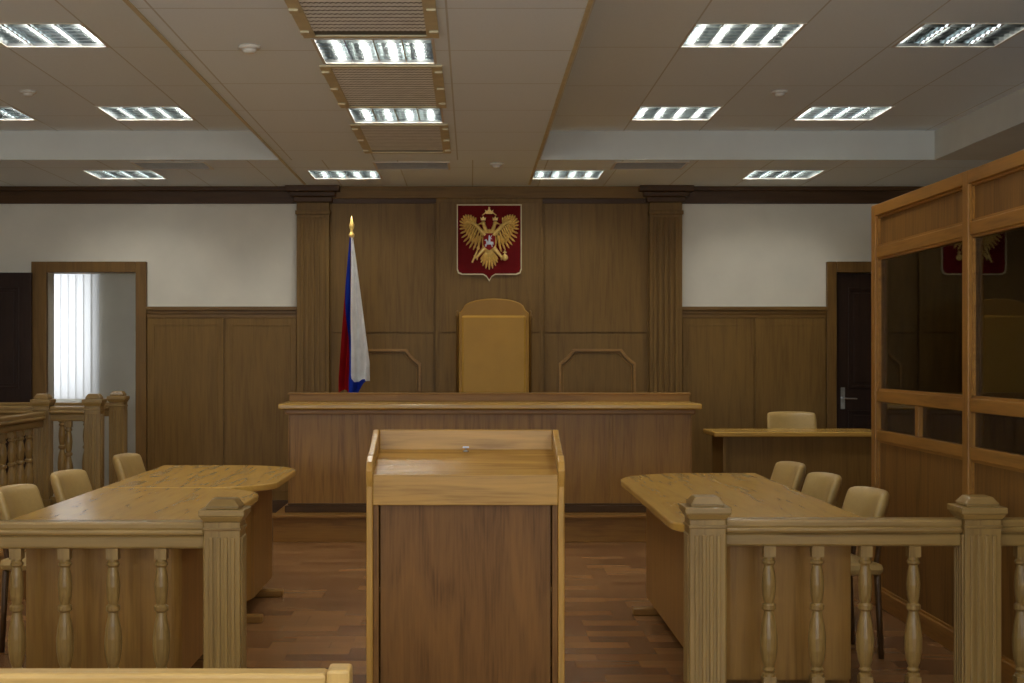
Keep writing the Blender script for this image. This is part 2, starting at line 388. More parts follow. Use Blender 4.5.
b = B()
b.box(-4.06, -3.92, y0-.05, y0+.02, 0, 2.32); b.box(-3.10, -3.0, y0-.05, y0+.02, 0, 2.32); b.box(-3.92, -3.10, y0-.05, y0+.02, 2.22, 2.32)
trim(b, W_CASING['Z'], .006)
b = B(); b.box(3.27, 3.36, y0-.05, y0+.02, 0, 2.32); b.box(4.10, 4.19, y0-.05, y0+.02, 0, 2.32); b.box(3.36, 4.10, y0-.05, y0+.02, 2.22, 2.32)
trim(b, W_CASING['Z'], .006)
def door_leaf(name, x0, x1, yy, side):
    b = B(); b.box(x0, x1, yy, yy+.04, .01, 2.215)
    for za, zb in ((.2, .95), (1.15, 2.08)):
        b.ring([(x0+.11, za), (x1-.11, za), (x1-.11, zb), (x0+.11, zb)], [(x0+.135, za+.025), (x1-.135, za+.025), (x1-.135, zb-.025), (x0+.135, zb-.025)], yy-.012, yy)
        b.box(x0+.16, x1-.16, yy-.008, yy, za+.05, zb-.05)
    d = obj(name, b, W_DOOR['Z'], kind='structure', bevel=.004)
    hx = x0+.06 if side < 0 else x1-.06
    h = B(); h.box(hx-.02, hx+.02, yy-.008, yy, .96, 1.16); h.tube((hx, yy-.005, 1.06), (hx, yy-.055, 1.06), .01); h.tube((hx, yy-.05, 1.06), (hx-side*.12, yy-.05, 1.055), .01, .008)
    h.tube((hx, yy-.004, 1.0), (hx, yy-.015, 1.0), .009)
    obj('door_handle', h, CHROME, parent=d, label='chrome lever door handle')
    return d
door_leaf('door_1', -4.86, -4.04, y0-.11, -1)
door_leaf('door_2', 3.365, 4.095, y0+.0, -1)
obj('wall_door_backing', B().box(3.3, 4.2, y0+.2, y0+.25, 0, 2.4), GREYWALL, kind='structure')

# ------------------------------------------------------------------ coat of arms
EX, EZ = 0.158, 2.49
em = empty('coat_of_arms', (EX, y0-.078, EZ), 'crimson shield with gilded double-headed eagle mounted on wood panelling', 'coat of arms')
S = 1/108.5
def shield(w, h0, h1, tip):
    p = [(-w, h1), (w, h1), (w, h0+5)]
    p += [(w-1.2, h0+1.6), (w-5, h0)]
    p += [(6, h0), (2.5, h0-tip*.35), (0, h0-tip), (-2.5, h0-tip*.35), (-6, h0)]
    p += [(-w+5, h0), (-w+1.2, h0+1.6), (-w, h0+5)]
    return [(x*S, z*S) for x, z in p]
b = B(); b.prism(shield(31.8, -31.4, 37.4, 6.2), -.02, 0, 'Y'); obj('shield_field', b, REDF, parent=em)
b = B(); b.ring(shield(32.3, -32, 38, 6.5), shield(31.3, -30.9, 37.0, 6.0), -.026, 0, 'Y'); obj('shield_border', b, IVORY, parent=em, bevel=.001)
b = B()
def leaf(p, q, w, y=-.028, th=.012):
    p = Vector((p[0], p[1])); q = Vector((q[0], q[1])); d = q-p; n = Vector((-d.y, d.x)).normalized()*w
    pts = [p-n*.6, p+d*.45-n*.8, p+d*.82-n*.8, q-n*.3, q+n*.3, p+d*.82+n*.8, p+d*.45+n*.8, p+n*.6]
    c = p+d*.6
    vs = [(a.x*S, y, a.y*S) for a in pts]+[(a.x*S, y+th, a.y*S) for a in pts]+[(c.x*S, y-.016, c.y*S)]
    m = len(pts); fs = [(i, (i+1) % m, 2*m) for i in range(m)]+[(i, m+i, m+(i+1) % m, (i+1) % m) for i in range(m)]
    b.add(vs, fs)
def lerp_pts(P, n):
    out = []
    for i in range(n):
        t = i/(n-1)*(len(P)-1); k = min(int(t), len(P)-2); f = t-k
        out.append((P[k][0]*(1-f)+P[k+1][0]*f, P[k][1]*(1-f)+P[k+1][1]*f))
    return out
base = [(14, 18), (18, 20.5), (22, 20.5), (23, 18), (20, 15), (16, 11), (12, 8), (8, 6)]
tips = [(13.5, 25), (19, 28), (25, 28), (29.5, 22), (29.5, 13), (27, 3), (21, -5), (12, -9)]
for sx in (-1, 1):
    for p, q in zip(lerp_pts(base, 17), lerp_pts(tips, 17)): leaf((sx*p[0], p[1]), (sx*q[0], q[1]), 1.25)
    for p, q in zip(lerp_pts([(20, 20), (18, 18), (15, 16), (12, 13), (8, 9)], 8), lerp_pts([(25.5, 15), (23.5, 8), (20.4, 3.5), (17, 0), (11, -4)], 8)):
        leaf((sx*p[0], p[1]), (sx*q[0], q[1]), 1.3, y=-.040)
    arm = [(4, 7), (8, 11), (12, 16), (16.5, 19.5), (21, 21), (23.5, 19.5)]
    for i in range(5): b.tube((sx*arm[i][0]*S, -.044, arm[i][1]*S), (sx*arm[i+1][0]*S, -.044, arm[i+1][1]*S), (2.5-.3*i)*S, (2.2-.3*i)*S)
    b.tube((sx*2.5*S, -.035, 9*S), (sx*5.5*S, -.035, 18*S), 2.5*S, 1.6*S); b.ell((sx*6*S, -.037, 19.3*S), (2.3*S, .018, 2.1*S))
    b.tube((sx*7.5*S, -.037, 19.3*S), (sx*11.3*S, -.037, 17.8*S), 1.1*S, .2*S)
    b.prism([((sx*6+i)*S, (22+j)*S) for i, j in ((-2.2, 0), (2.2, 0), (2.8, 3.0), (1.4, 2.0), (0, 4.2), (-1.4, 2.0), (-2.8, 3.0))], -.045, -.02, 'Y')
    b.tube((sx*4*S, -.035, -5*S), (sx*12*S, -.035, -14*S), 2.6*S, 1.3*S)
    for dx, dz in ((3.5, 1), (3, -2), (0, -3.5)): b.tube((sx*12*S, -.035, -14*S), ((sx*(12+dx))*S, -.038, (-14+dz)*S), 1.1*S, .5*S)
    b.tube((sx*7*S, -.03, 27*S), (sx*2*S, -.03, 31*S), .6*S)
b.prism([(i*S, (28.5+j)*S) for i, j in ((-3.2, 0), (3.2, 0), (4.2, 4), (2.1, 2.8), (0, 6), (-2.1, 2.8), (-4.2, 4))], -.045, -.02, 'Y')
b.ell((0, -.036, 34.4*S), (1.0*S, .008, 1.2*S))
b.ell((0, -.032, 1*S), (7.5*S, .022, 12.5*S))
for a, l in ((-42, 13), (-32, 15.5), (-21, 18), (-10, 20), (0, 21), (10, 20), (21, 18), (32, 15.5), (42, 13)):
    leaf((sin(radians(a))*3, -8), (sin(radians(a))*l, -8-cos(radians(a))*l*.9), 1.4, y=-.034)
b.tube((-17*S, -.045, -20*S), (-11.5*S, -.045, -7*S), .9*S); b.ell((-11*S, -.045, -5.5*S), (1.6*S, .01, 2*S))
b.ell((15.5*S, -.046, -15*S), (3.2*S, .02, 3.2*S)); b.box(14.9*S, 16.1*S, -.05, -.04, -12.3*S, -8*S); b.box(13.6*S, 17.4*S, -.05, -.04, -10.4*S, -9.3*S)
obj('double_headed_eagle', b, GOLD, parent=em, smooth=False)
b = B(); b.prism([(x*S, z*S) for x, z in ((-6, 9), (6, 9), (6, -2.5), (4, -5.5), (0, -8), (-4, -5.5), (-6, -2.5))], -.062, -.05, 'Y')
sh = obj('breast_shield', b, REDS, parent=em, bevel=.002)
# rider on a horse facing left of the shield, lance slanting down
b = B()
b.prism([(x*S, z*S) for x, z in ((-3.6, -4.6), (-3.0, -4.6), (-2.2, -2.2), (1.8, -2.2), (2.6, -4.8), (3.3, -4.8), (3.0, -1.6), (4.2, -2.6), (4.0, .2), (2.6, .6), (-1.4, .6), (-2.8, 3.2), (-4.6, 2.2), (-4.6, 1.5), (-3.2, 1.6), (-3.0, -1.4), (-4.6, -2.6), (-4.2, -3.2))], -.067, -.062, 'Y')
b.prism([(x*S, z*S) for x, z in ((-.9, .6), (1.1, .6), (1.2, 3.8), (3.2, 3.0), (1.0, 5.0), (.7, 6.8), (-.5, 6.8), (-.7, 4.6))], -.070, -.064, 'Y')
b.tube((2.6*S, -.070, 7*S), (-3.8*S, -.070, -4.8*S), .28*S)
obj('mounted_rider', b, SILVER, parent=em)

# ------------------------------------------------------------------ dais and judge bench
obj('dais', B().box(-1.55, 1.85, 11.3, 13.28, 0, .19).box(-1.58, 1.88, 11.26, 11.42, .19, .215).box(-1.55, 1.85, 11.42, 13.28, .19, .215), W_BENCH['X'], bevel=.005,
    label='low wooden dais under the judge bench', cat='platform')
jb = empty('judge_bench', (.1425, 11.45, .215), 'long oak judge bench with panelled front and moulded top', 'desk')
b = B(); b.box(-1.597, 1.597, .02, .05, 0, .815)
for k in range(6):
    x = -1.597+k*(3.194/5); b.box(max(-1.597, x-.012), min(1.597, x+.012), .012, .02, .06, .80)
b.box(-1.597, -1.567, .05, .62, 0, .815); b.box(1.567, 1.597, .05, .62, 0, .815)
obj('front_panel', b, W_BENCH['Z'], parent=jb, bevel=.003)
obj('plinth', B().box(-1.62, 1.62, -.012, .02, 0, .055).box(-1.60, 1.60, 0, .02, .055, .07), W_DARKTRIM['X'], parent=jb, bevel=.004)
obj('cornice', B().box(-1.62, 1.62, -.03, .06, .775, .815), W_BENCH['X'], parent=jb, bevel=.008)
obj('benchtop', B().box(-1.665, 1.665, -.07, .66, .815, .86), W_TABLE['X'], parent=jb, bevel=.012)
b = B(); b.box(-1.65, 1.65, .50, .55, .86, .925); b.box(-1.66, 1.66, .49, .56, .915, .932)
obj('raised_ledge', b, W_TPANEL['X'], parent=jb, bevel=.005)

def judge_chair(loc):
    r = empty('judge_chair', loc, 'tall golden-tan leather judge chair with low arched top', 'chair')
    prof = [(-.305, .62), (.305, .62), (.305, 1.61), (.285, 1.625), (.268, 1.645)] + [(.262*cos(t), 1.655+.08*sin(t)) for t in [pi*i/14 for i in range(1, 14)]] + [(-.268, 1.645), (-.285, 1.625), (-.305, 1.61)]
    b = B(); b.prism(prof, .045, .11, 'Y'); obj('back_frame', b, OCHRED, parent=r, bevel=.010)
    b = B(); b.prism([(-.280, .66), (.280, .66), (.280, 1.585), (-.280, 1.585)], .022, .07, 'Y')
    obj('back_cushion', b, OCHRE, parent=r, bevel=.018)
    b = B(); b.box(-.3, .3, -.5, .1, .40, .52); obj('seat', b, OCHRE, parent=r, bevel=.035)
    for sx in (-1, 1):
        b = B(); b.box(sx*.34-.035, sx*.34+.035, -.42, .08, .70, .74); b.box(sx*.34-.02, sx*.34+.02, -.38, -.34, .42, .70); b.box(sx*.34-.02, sx*.34+.02, .03, .07, .42, .70)
        b.box(sx*.31-.03, sx*.31+.05, -.40, .09, .40, .44)
        obj('armrest', b, W_CASING['Y'], parent=r, bevel=.012)
        for yy in (-.42, .04): obj('leg', B().frustum(0, 0, 0, .42, .04, .055), W_CASING['Z'], parent=r, loc=(sx*.27, yy, 0), bevel=.004)
    for sx in (-1, 1):
        b = B(); b.lathe([(.014, .5), (.014, 1.56), (.02, 1.57), (.02, 1.59), (.010, 1.60), (.016, 1.62), (.001, 1.635)], 0, 0, 12)
        obj('back_post', b, W_CASING['Z'], parent=r, loc=(sx*.317, .085, 0), smooth=True)
    return r
judge_chair((.19, 12.55, .215))

# ------------------------------------------------------------------ flag
fl = empty('flag_on_pole', (-1.05, 12.65, .215), 'white, blue and red flag draped from gold-topped wooden pole', 'flag')
b = B(); b.lathe([(.16, 0), (.16, .02), (.12, .035), (.05, .05), (.03, .12), (.014, .13)], seg=20); obj('base', b, W_CASING['Z'], parent=fl, smooth=True)
obj('pole', B().lathe([(.012, .12), (.011, 2.28)], seg=12), W_CASING['Z'], parent=fl, smooth=True)
b = B(); b.lathe([(.012, 2.26), (.024, 2.28), (.026, 2.295), (.013, 2.31), (.010, 2.33), (.020, 2.355), (.023, 2.38), (.013, 2.41), (.001, 2.46)], seg=14)
obj('finial', b, GOLD, parent=fl, smooth=True)
b = B(); NT = 48; NS = 8
def fpt(t, s):
    zt = 2.27-t*1.36
    xl = -.014-.095*min(1, t*1.1)**.9; xr = .012+.145*min(1, t*1.15)**.9
    zz = zt + (.17*max(0, s-.45)*t) + .03*sin(s*9)*t*t
    x = xl+(xr-xl)*s
    y = -.02-.05*(.3+t)*sin(s*14+t*2.2)-.014*sin(s*31+t*5)
    return (x, y, zz)
def sm(x): x = min(1, max(0, x)); return x*x*(3-2*x)
bounds = lambda t: (0, .01+.32*sm((t-.3)/.5), .32+.08*sm((t-.2)/.5)+.5*sm((t-.88)/.12), 1)
vs = []; fs = []; mi = []
cols = []
for k in range(3):
    for i in range(NS+1):
        cols.append((k, i/NS))
for j in range(NT+1):
    t = j/NT; bd = bounds(t)
    for k, fr in cols: vs.append(fpt(t, bd[k]+(bd[k+1]-bd[k])*fr))
n = len(cols)
for j in range(NT):
    for c in range(n-1):
        if c % (NS+1) == NS: continue
        fs.append((j*n+c, j*n+c+1, (j+1)*n+c+1, (j+1)*n+c)); mi.append([2, 1, 0][c//(NS+1)])
b.v = vs; b.f = [list(f) for f in fs]; b.m = mi
obj('flag_cloth', b, [FW, FB, FR], parent=fl, smooth=True)

# ------------------------------------------------------------------ tables
def rrect(x0, x1, ya, yb, rr, n=12):
    pts = []
    for (cx, cy, r, a0) in ((x0+rr[0], ya+rr[0], rr[0], pi), (x1-rr[1], ya+rr[1], rr[1], 1.5*pi), (x1-rr[2], yb-rr[2], rr[2], 0), (x0+rr[3], yb-rr[3], rr[3], .5*pi)):
        for i in range(n+1):
            a = a0+i/n*pi/2; pts.append((cx+r*cos(a), cy+r*sin(a)))
    return pts
def table(loc, W, Ln, side, rn, rf, label):
    r = empty('conference_table', loc, label, 'table')
    hw, hl = W/2, Ln/2
    rr = [.03, rn, rf, .03] if side > 0 else [rn, .03, .03, rf]
    b = B(); b.prism(rrect(-hw, hw, -hl, hl, rr), .713, .75); obj('tabletop', b, W_TABLE['Y'], parent=r, bevel=.008)
    ins = .15; xi = hw-ins; p = []
    rn2, rf2 = max(.05, rn-ins*.6), max(.05, rf-ins*.6)
    p.append((-hw+.12, -hl+.08))
    for i in range(9): a = -pi/2+i/8*pi/2; p.append((xi-rn2+rn2*cos(a), -hl+.08+rn2+rn2*sin(a)))
    for i in range(9): a = i/8*pi/2; p.append((xi-rf2+rf2*cos(a), hl-.14-rf2+rf2*sin(a)))
    p.append((xi-rf2-.12, hl-.14))
    if side < 0: p = [(-x, y) for x, y in p]
    b = B(); b.strip(p, .022, .10, .713); obj('modesty_panel', b, W_TPANEL['Z'], parent=r)
    for i, yy in enumerate((-hl+.18, hl-.55)):
        k = .1 if i == 0 else .36
        xa, xb = (-hw+k, hw-.2) if side > 0 else (-hw+.2, hw-k)
        b = B(); b.box(xa, xb, yy-.014, yy+.014, .03, .713)
        obj('leg_panel', b, W_TPANEL['Z'], parent=r, bevel=.003)
        fa, fb = (-hw+k, hw-.06) if side > 0 else (-hw+.06, hw-k)
        b = B(); b.box(fa, fb, yy-.04, yy+.04, 0, .04); obj('foot', b, W_TPANEL['X'], parent=r, bevel=.008)
    return r
table((-1.53, 8.51, 0), .90, 1.58, 1, .40, .42, 'oak conference table with rounded corners, farther of a pair')
table((-1.53, 6.84, 0), .90, 1.72, 1, .12, .40, 'oak conference table with rounded corner behind the balustrade')
table((1.27, 7.33, 0), .86, 2.70, -1, .2, .50, 'long oak conference table with rounded corner beside the glass dock')

# ------------------------------------------------------------------ chairs
def pad(b, w, h, t, cz, cy, tilt, curve):
    n, m = 10, 8; vs = []; fs = []
    def pt(i, j, s):
        u = -1+2*i/n; v = -1+2*j/m
        ru = 1-.05*max(0, abs(v)-.4)**2*2; rv = 1-.07*abs(u)**4
        x = u*w/2*ru; z = v*h/2*rv
        e = max(0.3, (1-abs(u)**8)*(1-abs(v)**8))**.5
        y = s*t/2*e+curve*u*u
        return (x, cy-y + tilt*z, cz+z)
    for s in (-1, 1):
        for j in range(m+1):
            for i in range(n+1): vs.append(pt(i, j, s))
    K = (n+1)*(m+1)
    for j in range(m):
        for i in range(n):
            a = j*(n+1)+i; fs.append((a, a+1, a+n+2, a+n+1)); fs.append((K+a, K+a+n+1, K+a+n+2, K+a+1))
    per = [i for i in range(n)]+[j*(n+1)+n for j in range(m)]+[m*(n+1)+i for i in range(n, 0, -1)]+[j*(n+1) for j in range(m, 0, -1)]
    for k in range(len(per)):
        a, c = per[k], per[(k+1) % len(per)]; fs.append((a, K+a, K+c, c))
    b.add(vs, fs)
def chair(loc, rot, label, back_top=.81, grp='chairs at the conference tables'):
    r = empty('office_chair', loc, label, 'chair', rot, grp)
    h = .25; b = B(); pad(b, .44, h, .07, back_top-h/2, .215, .32, .06); obj('backrest', b, LEATHER, parent=r, smooth=True, subsurf=1)
    b = B(); b.box(-.21, .21, -.22, .2, .40, .46); obj('seat', b, LEATHER, parent=r, bevel=.03)
    for sx in (-1, 1):
        obj('leg', B().tube((sx*.18, -.18, .40), (sx*.18, -.19, 0), .016, .013), W_CHLEG['Z'], parent=r, smooth=True)
        obj('leg', B().tube((sx*.18, .17, .40), (sx*.18, .19, 0), .016, .013), W_CHLEG['Z'], parent=r, smooth=True)
        obj('back_support', B().tube((sx*.15, .17, .41), (sx*.15, .205, back_top-.17), .013), W_CHLEG['Z'], parent=r)
    return r
c0 = chair((-2.09, 9.6, 0), pi/2-.10, 'tan leather low-back chair pulled up to the oak table', .80)
for y in (8.2, 7.25): copy_thing(c0, (-2.09, y, 0), pi/2-.12)
for y in (8.85, 8.0, 7.1): copy_thing(c0, (1.75, y, 0), -pi/2+.12)
sd = empty('clerk_desk', (2.72, 12.2, 0), 'plain wooden clerk desk against the panelled wall', 'desk')
obj('desktop', B().box(-.73, .68, -.3, .3, .785, .825), W_TABLE['X'], parent=sd, bevel=.01)
obj('front_panel', B().box(-.64, .62, -.22, -.2, .06, .785), W_WALL['Z'], parent=sd, bevel=.003)
for sx in (-1, 1): obj('side_panel', B().box(sx*.64-.015, sx*.64+.015, -.27, .27, 0, .785), W_WALL['Z'], parent=sd, bevel=.003)
chair((2.82, 12.62, 0), 0, 'tan leather chair standing behind the clerk desk', .96, 'chair at the clerk desk')

# ------------------------------------------------------------------ lectern
LX = -.0275
lc = empty('lectern', (LX, 6.1, 0), 'oak lectern with sloped top and darker veneered front', 'lectern')
hw = .4175
side = [(0, 0), (.46, 0), (.46, 1.118), (.42, 1.118), (.38, 1.10), (.1, 1.03), (.045, 1.028), (.0, 1.005), (-.02, .97), (-.012, .93), (0, .90)]
for sx in (-1, 1):
    b = B(); b.prism(side, sx*hw-.014*(1+sx), sx*hw+.014*(1-sx), 'X'); obj('side_panel', b, W_LECT['Z'], parent=lc, bevel=.005)
w = hw-.028
b = B(); b.prism([(.012, .925), (.44, 1.005), (.44, 1.03), (.012, .95)], -w, w, 'X'); obj('sloped_top', b, W_LECT['X'], parent=lc)
obj('apron', B().box(-w, w, -.004, .02, .822, .952), W_LECT['X'], parent=lc, bevel=.004)
obj('back_rail', B().box(-w, w, .435, .458, .03, 1.118), W_LECT['X'], parent=lc, bevel=.004)
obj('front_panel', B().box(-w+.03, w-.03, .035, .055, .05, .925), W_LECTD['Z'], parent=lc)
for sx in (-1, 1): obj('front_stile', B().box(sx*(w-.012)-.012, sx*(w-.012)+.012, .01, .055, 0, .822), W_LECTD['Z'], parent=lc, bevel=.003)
obj('plinth', B().box(-w, w, .02, .435, 0, .05), W_LECT['X'], parent=lc)
obj('lower_shelf', B().box(-w, w, .055, .435, .45, .47), W_LECT['X'], parent=lc)
mc = empty('microphone_clip', (LX+0.0, 6.46, 1.023), 'tiny metal microphone clip on the lectern top', 'microphone clip')
obj('base', B().lathe([(.014, 0), (.014, .005), (.004, .008), (.003, .018)], seg=14), CHROME, parent=mc, smooth=True)
obj('clip', B().box(-.014, .014, -.005, .005, .017, .024), SILVER, parent=mc, bevel=.002)

# ------------------------------------------------------------------ balustrades
def newel(parent, x, y, zb, h, PW):
    b = B(); s = PW/2*.88; b.box(-s, s, -s, s, 0, h-.09)
    for k in range(4):
        u = -s+.02+k*(2*s-.04-.018)/3
        b.box(u, u+.018*PW/.165, -s-.007, s+.007, .12, h-.15); b.box(-s-.007, s+.007, u, u+.018*PW/.165, .12, h-.15)
    b.box(-s-.012, s+.012, -s-.012, s+.012, 0, .1)
    o = obj('newel_post', b, W_RAIL['Z'], parent=parent, loc=(x, y, zb), bevel=.004)
    b = B(); b.box(-s-.005, s+.005, -s-.005, s+.005, h-.125, h-.112)
    b.frustum(0, 0, h-.09, h-.066, PW*.9, PW*1.08); b.box(-PW*.56, PW*.56, -PW*.56, PW*.56, h-.066, h-.04)
    b.frustum(0, 0, h-.04, h-.03, PW*.80, PW*.80); b.frustum(0, 0, h-.03, h, PW*.84, PW*.56)
    obj('cap', b, W_RAIL['X'], parent=o, bevel=.004)
def baluster_mesh(H):
    pr = [(.0, .022), (.08, .022), (.09, .015), (.11, .022), (.13, .016), (.17, .023), (.25, .029), (.34, .030), (.43, .025), (.50, .018), (.53, .016), (.545, .024), (.575, .024), (.59, .016), (.64, .021), (.72, .024), (.80, .021), (.86, .015), (.875, .022), (.89, .022), (.90, .018), (1, .018)]
    b = B(); b.lathe([(r*1.2, t*H) for t, r in pr], seg=16)
    b.box(-.026, .026, -.026, .026, 0, .06*H); b.box(-.024, .024, -.024, .024, .92*H, H)
    return b
def balustrade(name, loc, posts, spans, H, label, axisrot=0, PW=.165):
    r = empty(name, loc, label, 'balustrade', axisrot)
    rt = H-.092
    src = None
    for p in posts: newel(r, p, 0, 0, H, PW)
    for (a, c) in spans:
        b = B(); b.box(a, c, -.045, .045, rt-.035, rt); b.box(a, c, -.055, .055, rt-.055, rt-.03); b.box(a, c, -.032, .032, rt-.11, rt-.055)
        obj('handrail', b, W_RAIL['X'], parent=r, bevel=.01)
        b = B(); b.box(a, c, -.03, .03, .06, .12); obj('bottom_rail', b, W_RAIL['X'], parent=r, bevel=.006)
        L = c-a; n = max(1, round(L/.195)-1)
        if L < .35: n = 1
        for k in range(n):
            x = (a+c)/2+(k-(n-1)/2)*.195
            if src is None:
                src = obj('baluster', baluster_mesh(rt-.11-.12), W_RAIL['Z'], parent=r, loc=(x, 0, .12), smooth=False)
            else:
                o = src.copy(); COL.objects.link(o); o.parent = r; o.location = (x, 0, .12)
    return r
h = .165/2*.88
balustrade('balustrade', (0, 5.87, 0), [-1.0, -2.1, -3.2], [(-2.1+h, -1-h), (-3.2+h, -2.1-h), (-4.3, -3.2-h)], .875, 'oak balustrade with fluted newel posts in front of paired tables')
balustrade('balustrade', (0, 5.87, 0), [.943, 2.045], [(.943+h, 2.045-h), (2.045+h, 2.33)], .885, 'oak balustrade with fluted newel posts meeting the glass dock')
obj('raised_platform', B().box(-5.4, -2.68, 8.6, 11.75, 0, .26).box(-5.4, -2.66, 8.58, 11.77, .26, .29), W_BENCH['X'], bevel=.004, label='low wooden platform carrying a balustrade', cat='platform')
h2 = .135/2*.88
balustrade('balustrade', (0, 10.75, .29), [-3.18, -2.80], [(-3.18+h2, -2.80-h2), (-5.3, -3.18-h2)], .88, 'oak balustrade on the raised platform near the open doorway', PW=.135)
balustrade('balustrade', (-3.18, 8.75, .29), [0], [(h2, 2.0-h2-.05)], .84, 'oak side balustrade with turned balusters on the raised platform', axisrot=pi/2, PW=.135)
balustrade('balustrade', (-2.83, 11.6, .29), [0], [(-2.4, -h2)], .88, 'rear oak balustrade on the raised platform by the doorway', PW=.135)

# ------------------------------------------------------------------ glass dock
CX = 2.385
cg = empty('glass_dock', (CX, 8.48, 0), 'tall glazed defendant dock with oak frame and panels', 'defendant dock')
PY = [0, -1.58, -3.16, -4.74, -6.1]
Z = dict(top=2.33, tp1=2.265, tp0=2.085, g1=2.02, g0=1.25, s1=1.185, s0=1.02, lp=.96, base=.10)
def bay_y(a, c):
    lo, hi = min(a, c)+.035, max(a, c)-.035
    def rail(z0, z1, d=.03, nm='rail'):
        obj(nm, B().box(-d, d, lo, hi, z0, z1), W_CAGE['Y'], parent=cg, bevel=.005)
    rail(Z['tp1'], Z['top'], .04, 'top_rail'); rail(Z['g1'], Z['tp0']); rail(Z['s1'], Z['g0']); rail(Z['lp'], Z['s0']); rail(0, Z['base'], .035, 'base_rail')
    obj('upper_panel', B().box(-.008, .008, lo, hi, Z['tp0'], Z['tp1']), W_CAGEP['Z'], parent=cg)
    obj('glass_pane', B().box(-.004, .004, lo, hi, Z['g0'], Z['g1']), CGLASS, parent=cg, label='large tinted glass pane')
    mid = (lo+hi)/2
    obj('mullion', B().box(-.028, .028, mid-.03, mid+.03, Z['s0'], Z['s1']), W_CAGE['Z'], parent=cg, bevel=.004)
    for p, q in ((lo, mid-.03), (mid+.03, hi)): obj('glass_pane', B().box(-.004, .004, p, q, Z['s0'], Z['s1']), CGLASS, parent=cg, label='narrow glass pane below the big pane')
    obj('lower_panel', B().box(-.01, .01, lo, hi, Z['base'], Z['lp']), W_CAGEP['Z'], parent=cg)
    b = B()
    for z0, z1 in ((Z['g0'], Z['g1']), (Z['tp0'], Z['tp1']), (Z['base'], Z['lp'])):
        b.box(-.02, .02, lo, lo+.012, z0, z1); b.box(-.02, .02, hi-.012, hi, z0, z1); b.box(-.02, .02, lo, hi, z0, z0+.012); b.box(-.02, .02, lo, hi, z1-.012, z1)
    obj('bead', b, W_CAGE['Y'], parent=cg)
for p in PY: obj('post', B().box(-.04, .04, p-.04, p+.04, 0, Z['top']), W_CAGE['Z'], parent=cg, bevel=.005)
for i in range(len(PY)-1): bay_y(PY[i], PY[i+1])
x0, x1 = .04, XR-CX-.01
for nm, z0, z1 in (('top_rail', Z['tp1'], Z['top']), ('rail', Z['g1'], Z['tp0']), ('rail', Z['s1'], Z['g0']), ('rail', Z['lp'], Z['s0']), ('base_rail', 0, Z['base'])):
    obj(nm, B().box(x0, x1, -.03, .03, z0, z1), W_CAGE['X'], parent=cg, bevel=.005)
obj('post', B().box(.88, .95, -.035, .035, Z['base'], Z['tp1']), W_CAGE['Z'], parent=cg)
obj('upper_panel', B().box(x0, x1, -.008, .008, Z['tp0'], Z['tp1']), W_CAGEP['Z'], parent=cg)
obj('lower_panel', B().box(x0, x1, -.01, .01, Z['base'], Z['lp']), W_CAGEP['Z'], parent=cg)
obj('glass_pane', B().box(x0, x1, -.004, .004, Z['g0'], Z['g1']), CGLASS, parent=cg, label='large tinted glass pane')
db = empty('dock_bench', (3.75, 5.8, 0), 'plain wooden bench inside the glass dock', 'bench')
obj('seat', B().box(-.2, .2, -2, 2, .42, .46), W_CAGEP['Y'], parent=db, bevel=.006)
for y in (-1.8, 0, 1.8): obj('leg', B().box(-.17, .17, y-.02, y+.02, 0, .42), W_CAGEP['Z'], parent=db)
obj('backrest', B().box(.17, .2, -2, 2, .46, .9), W_CAGEP['Y'], parent=db)

# ------------------------------------------------------------------ public pew
pw = empty('pew', (-1.75, 2.8, 0), 'pale oak spectator pew with square end posts', 'bench')
PH = 1.517
obj('back_panel', B().box(-PH+.045, PH-.045, -.012, .012, .3, .80), W_PEW['X'], parent=pw)
obj('top_rail', B().box(-PH+.045, PH-.045, -.03, .03, .79, .842), W_PEW['X'], parent=pw, bevel=.008)
obj('seat', B().box(-PH+.045, PH-.045, .012, .42, .42, .45), W_PEW['X'], parent=pw, bevel=.006)
for sx in (-1, 1):
    b = B(); b.prism([(-.035, 0), (.42, 0), (.42, .62), (.36, .64), (.05, .64), (.035, .66), (.035, .850), (-.035, .850)], sx*(PH-.0225)-.0225, sx*(PH-.0225)+.0225, 'X')
    obj('end_support', b, W_PEW['Z'], parent=pw, bevel=.006)

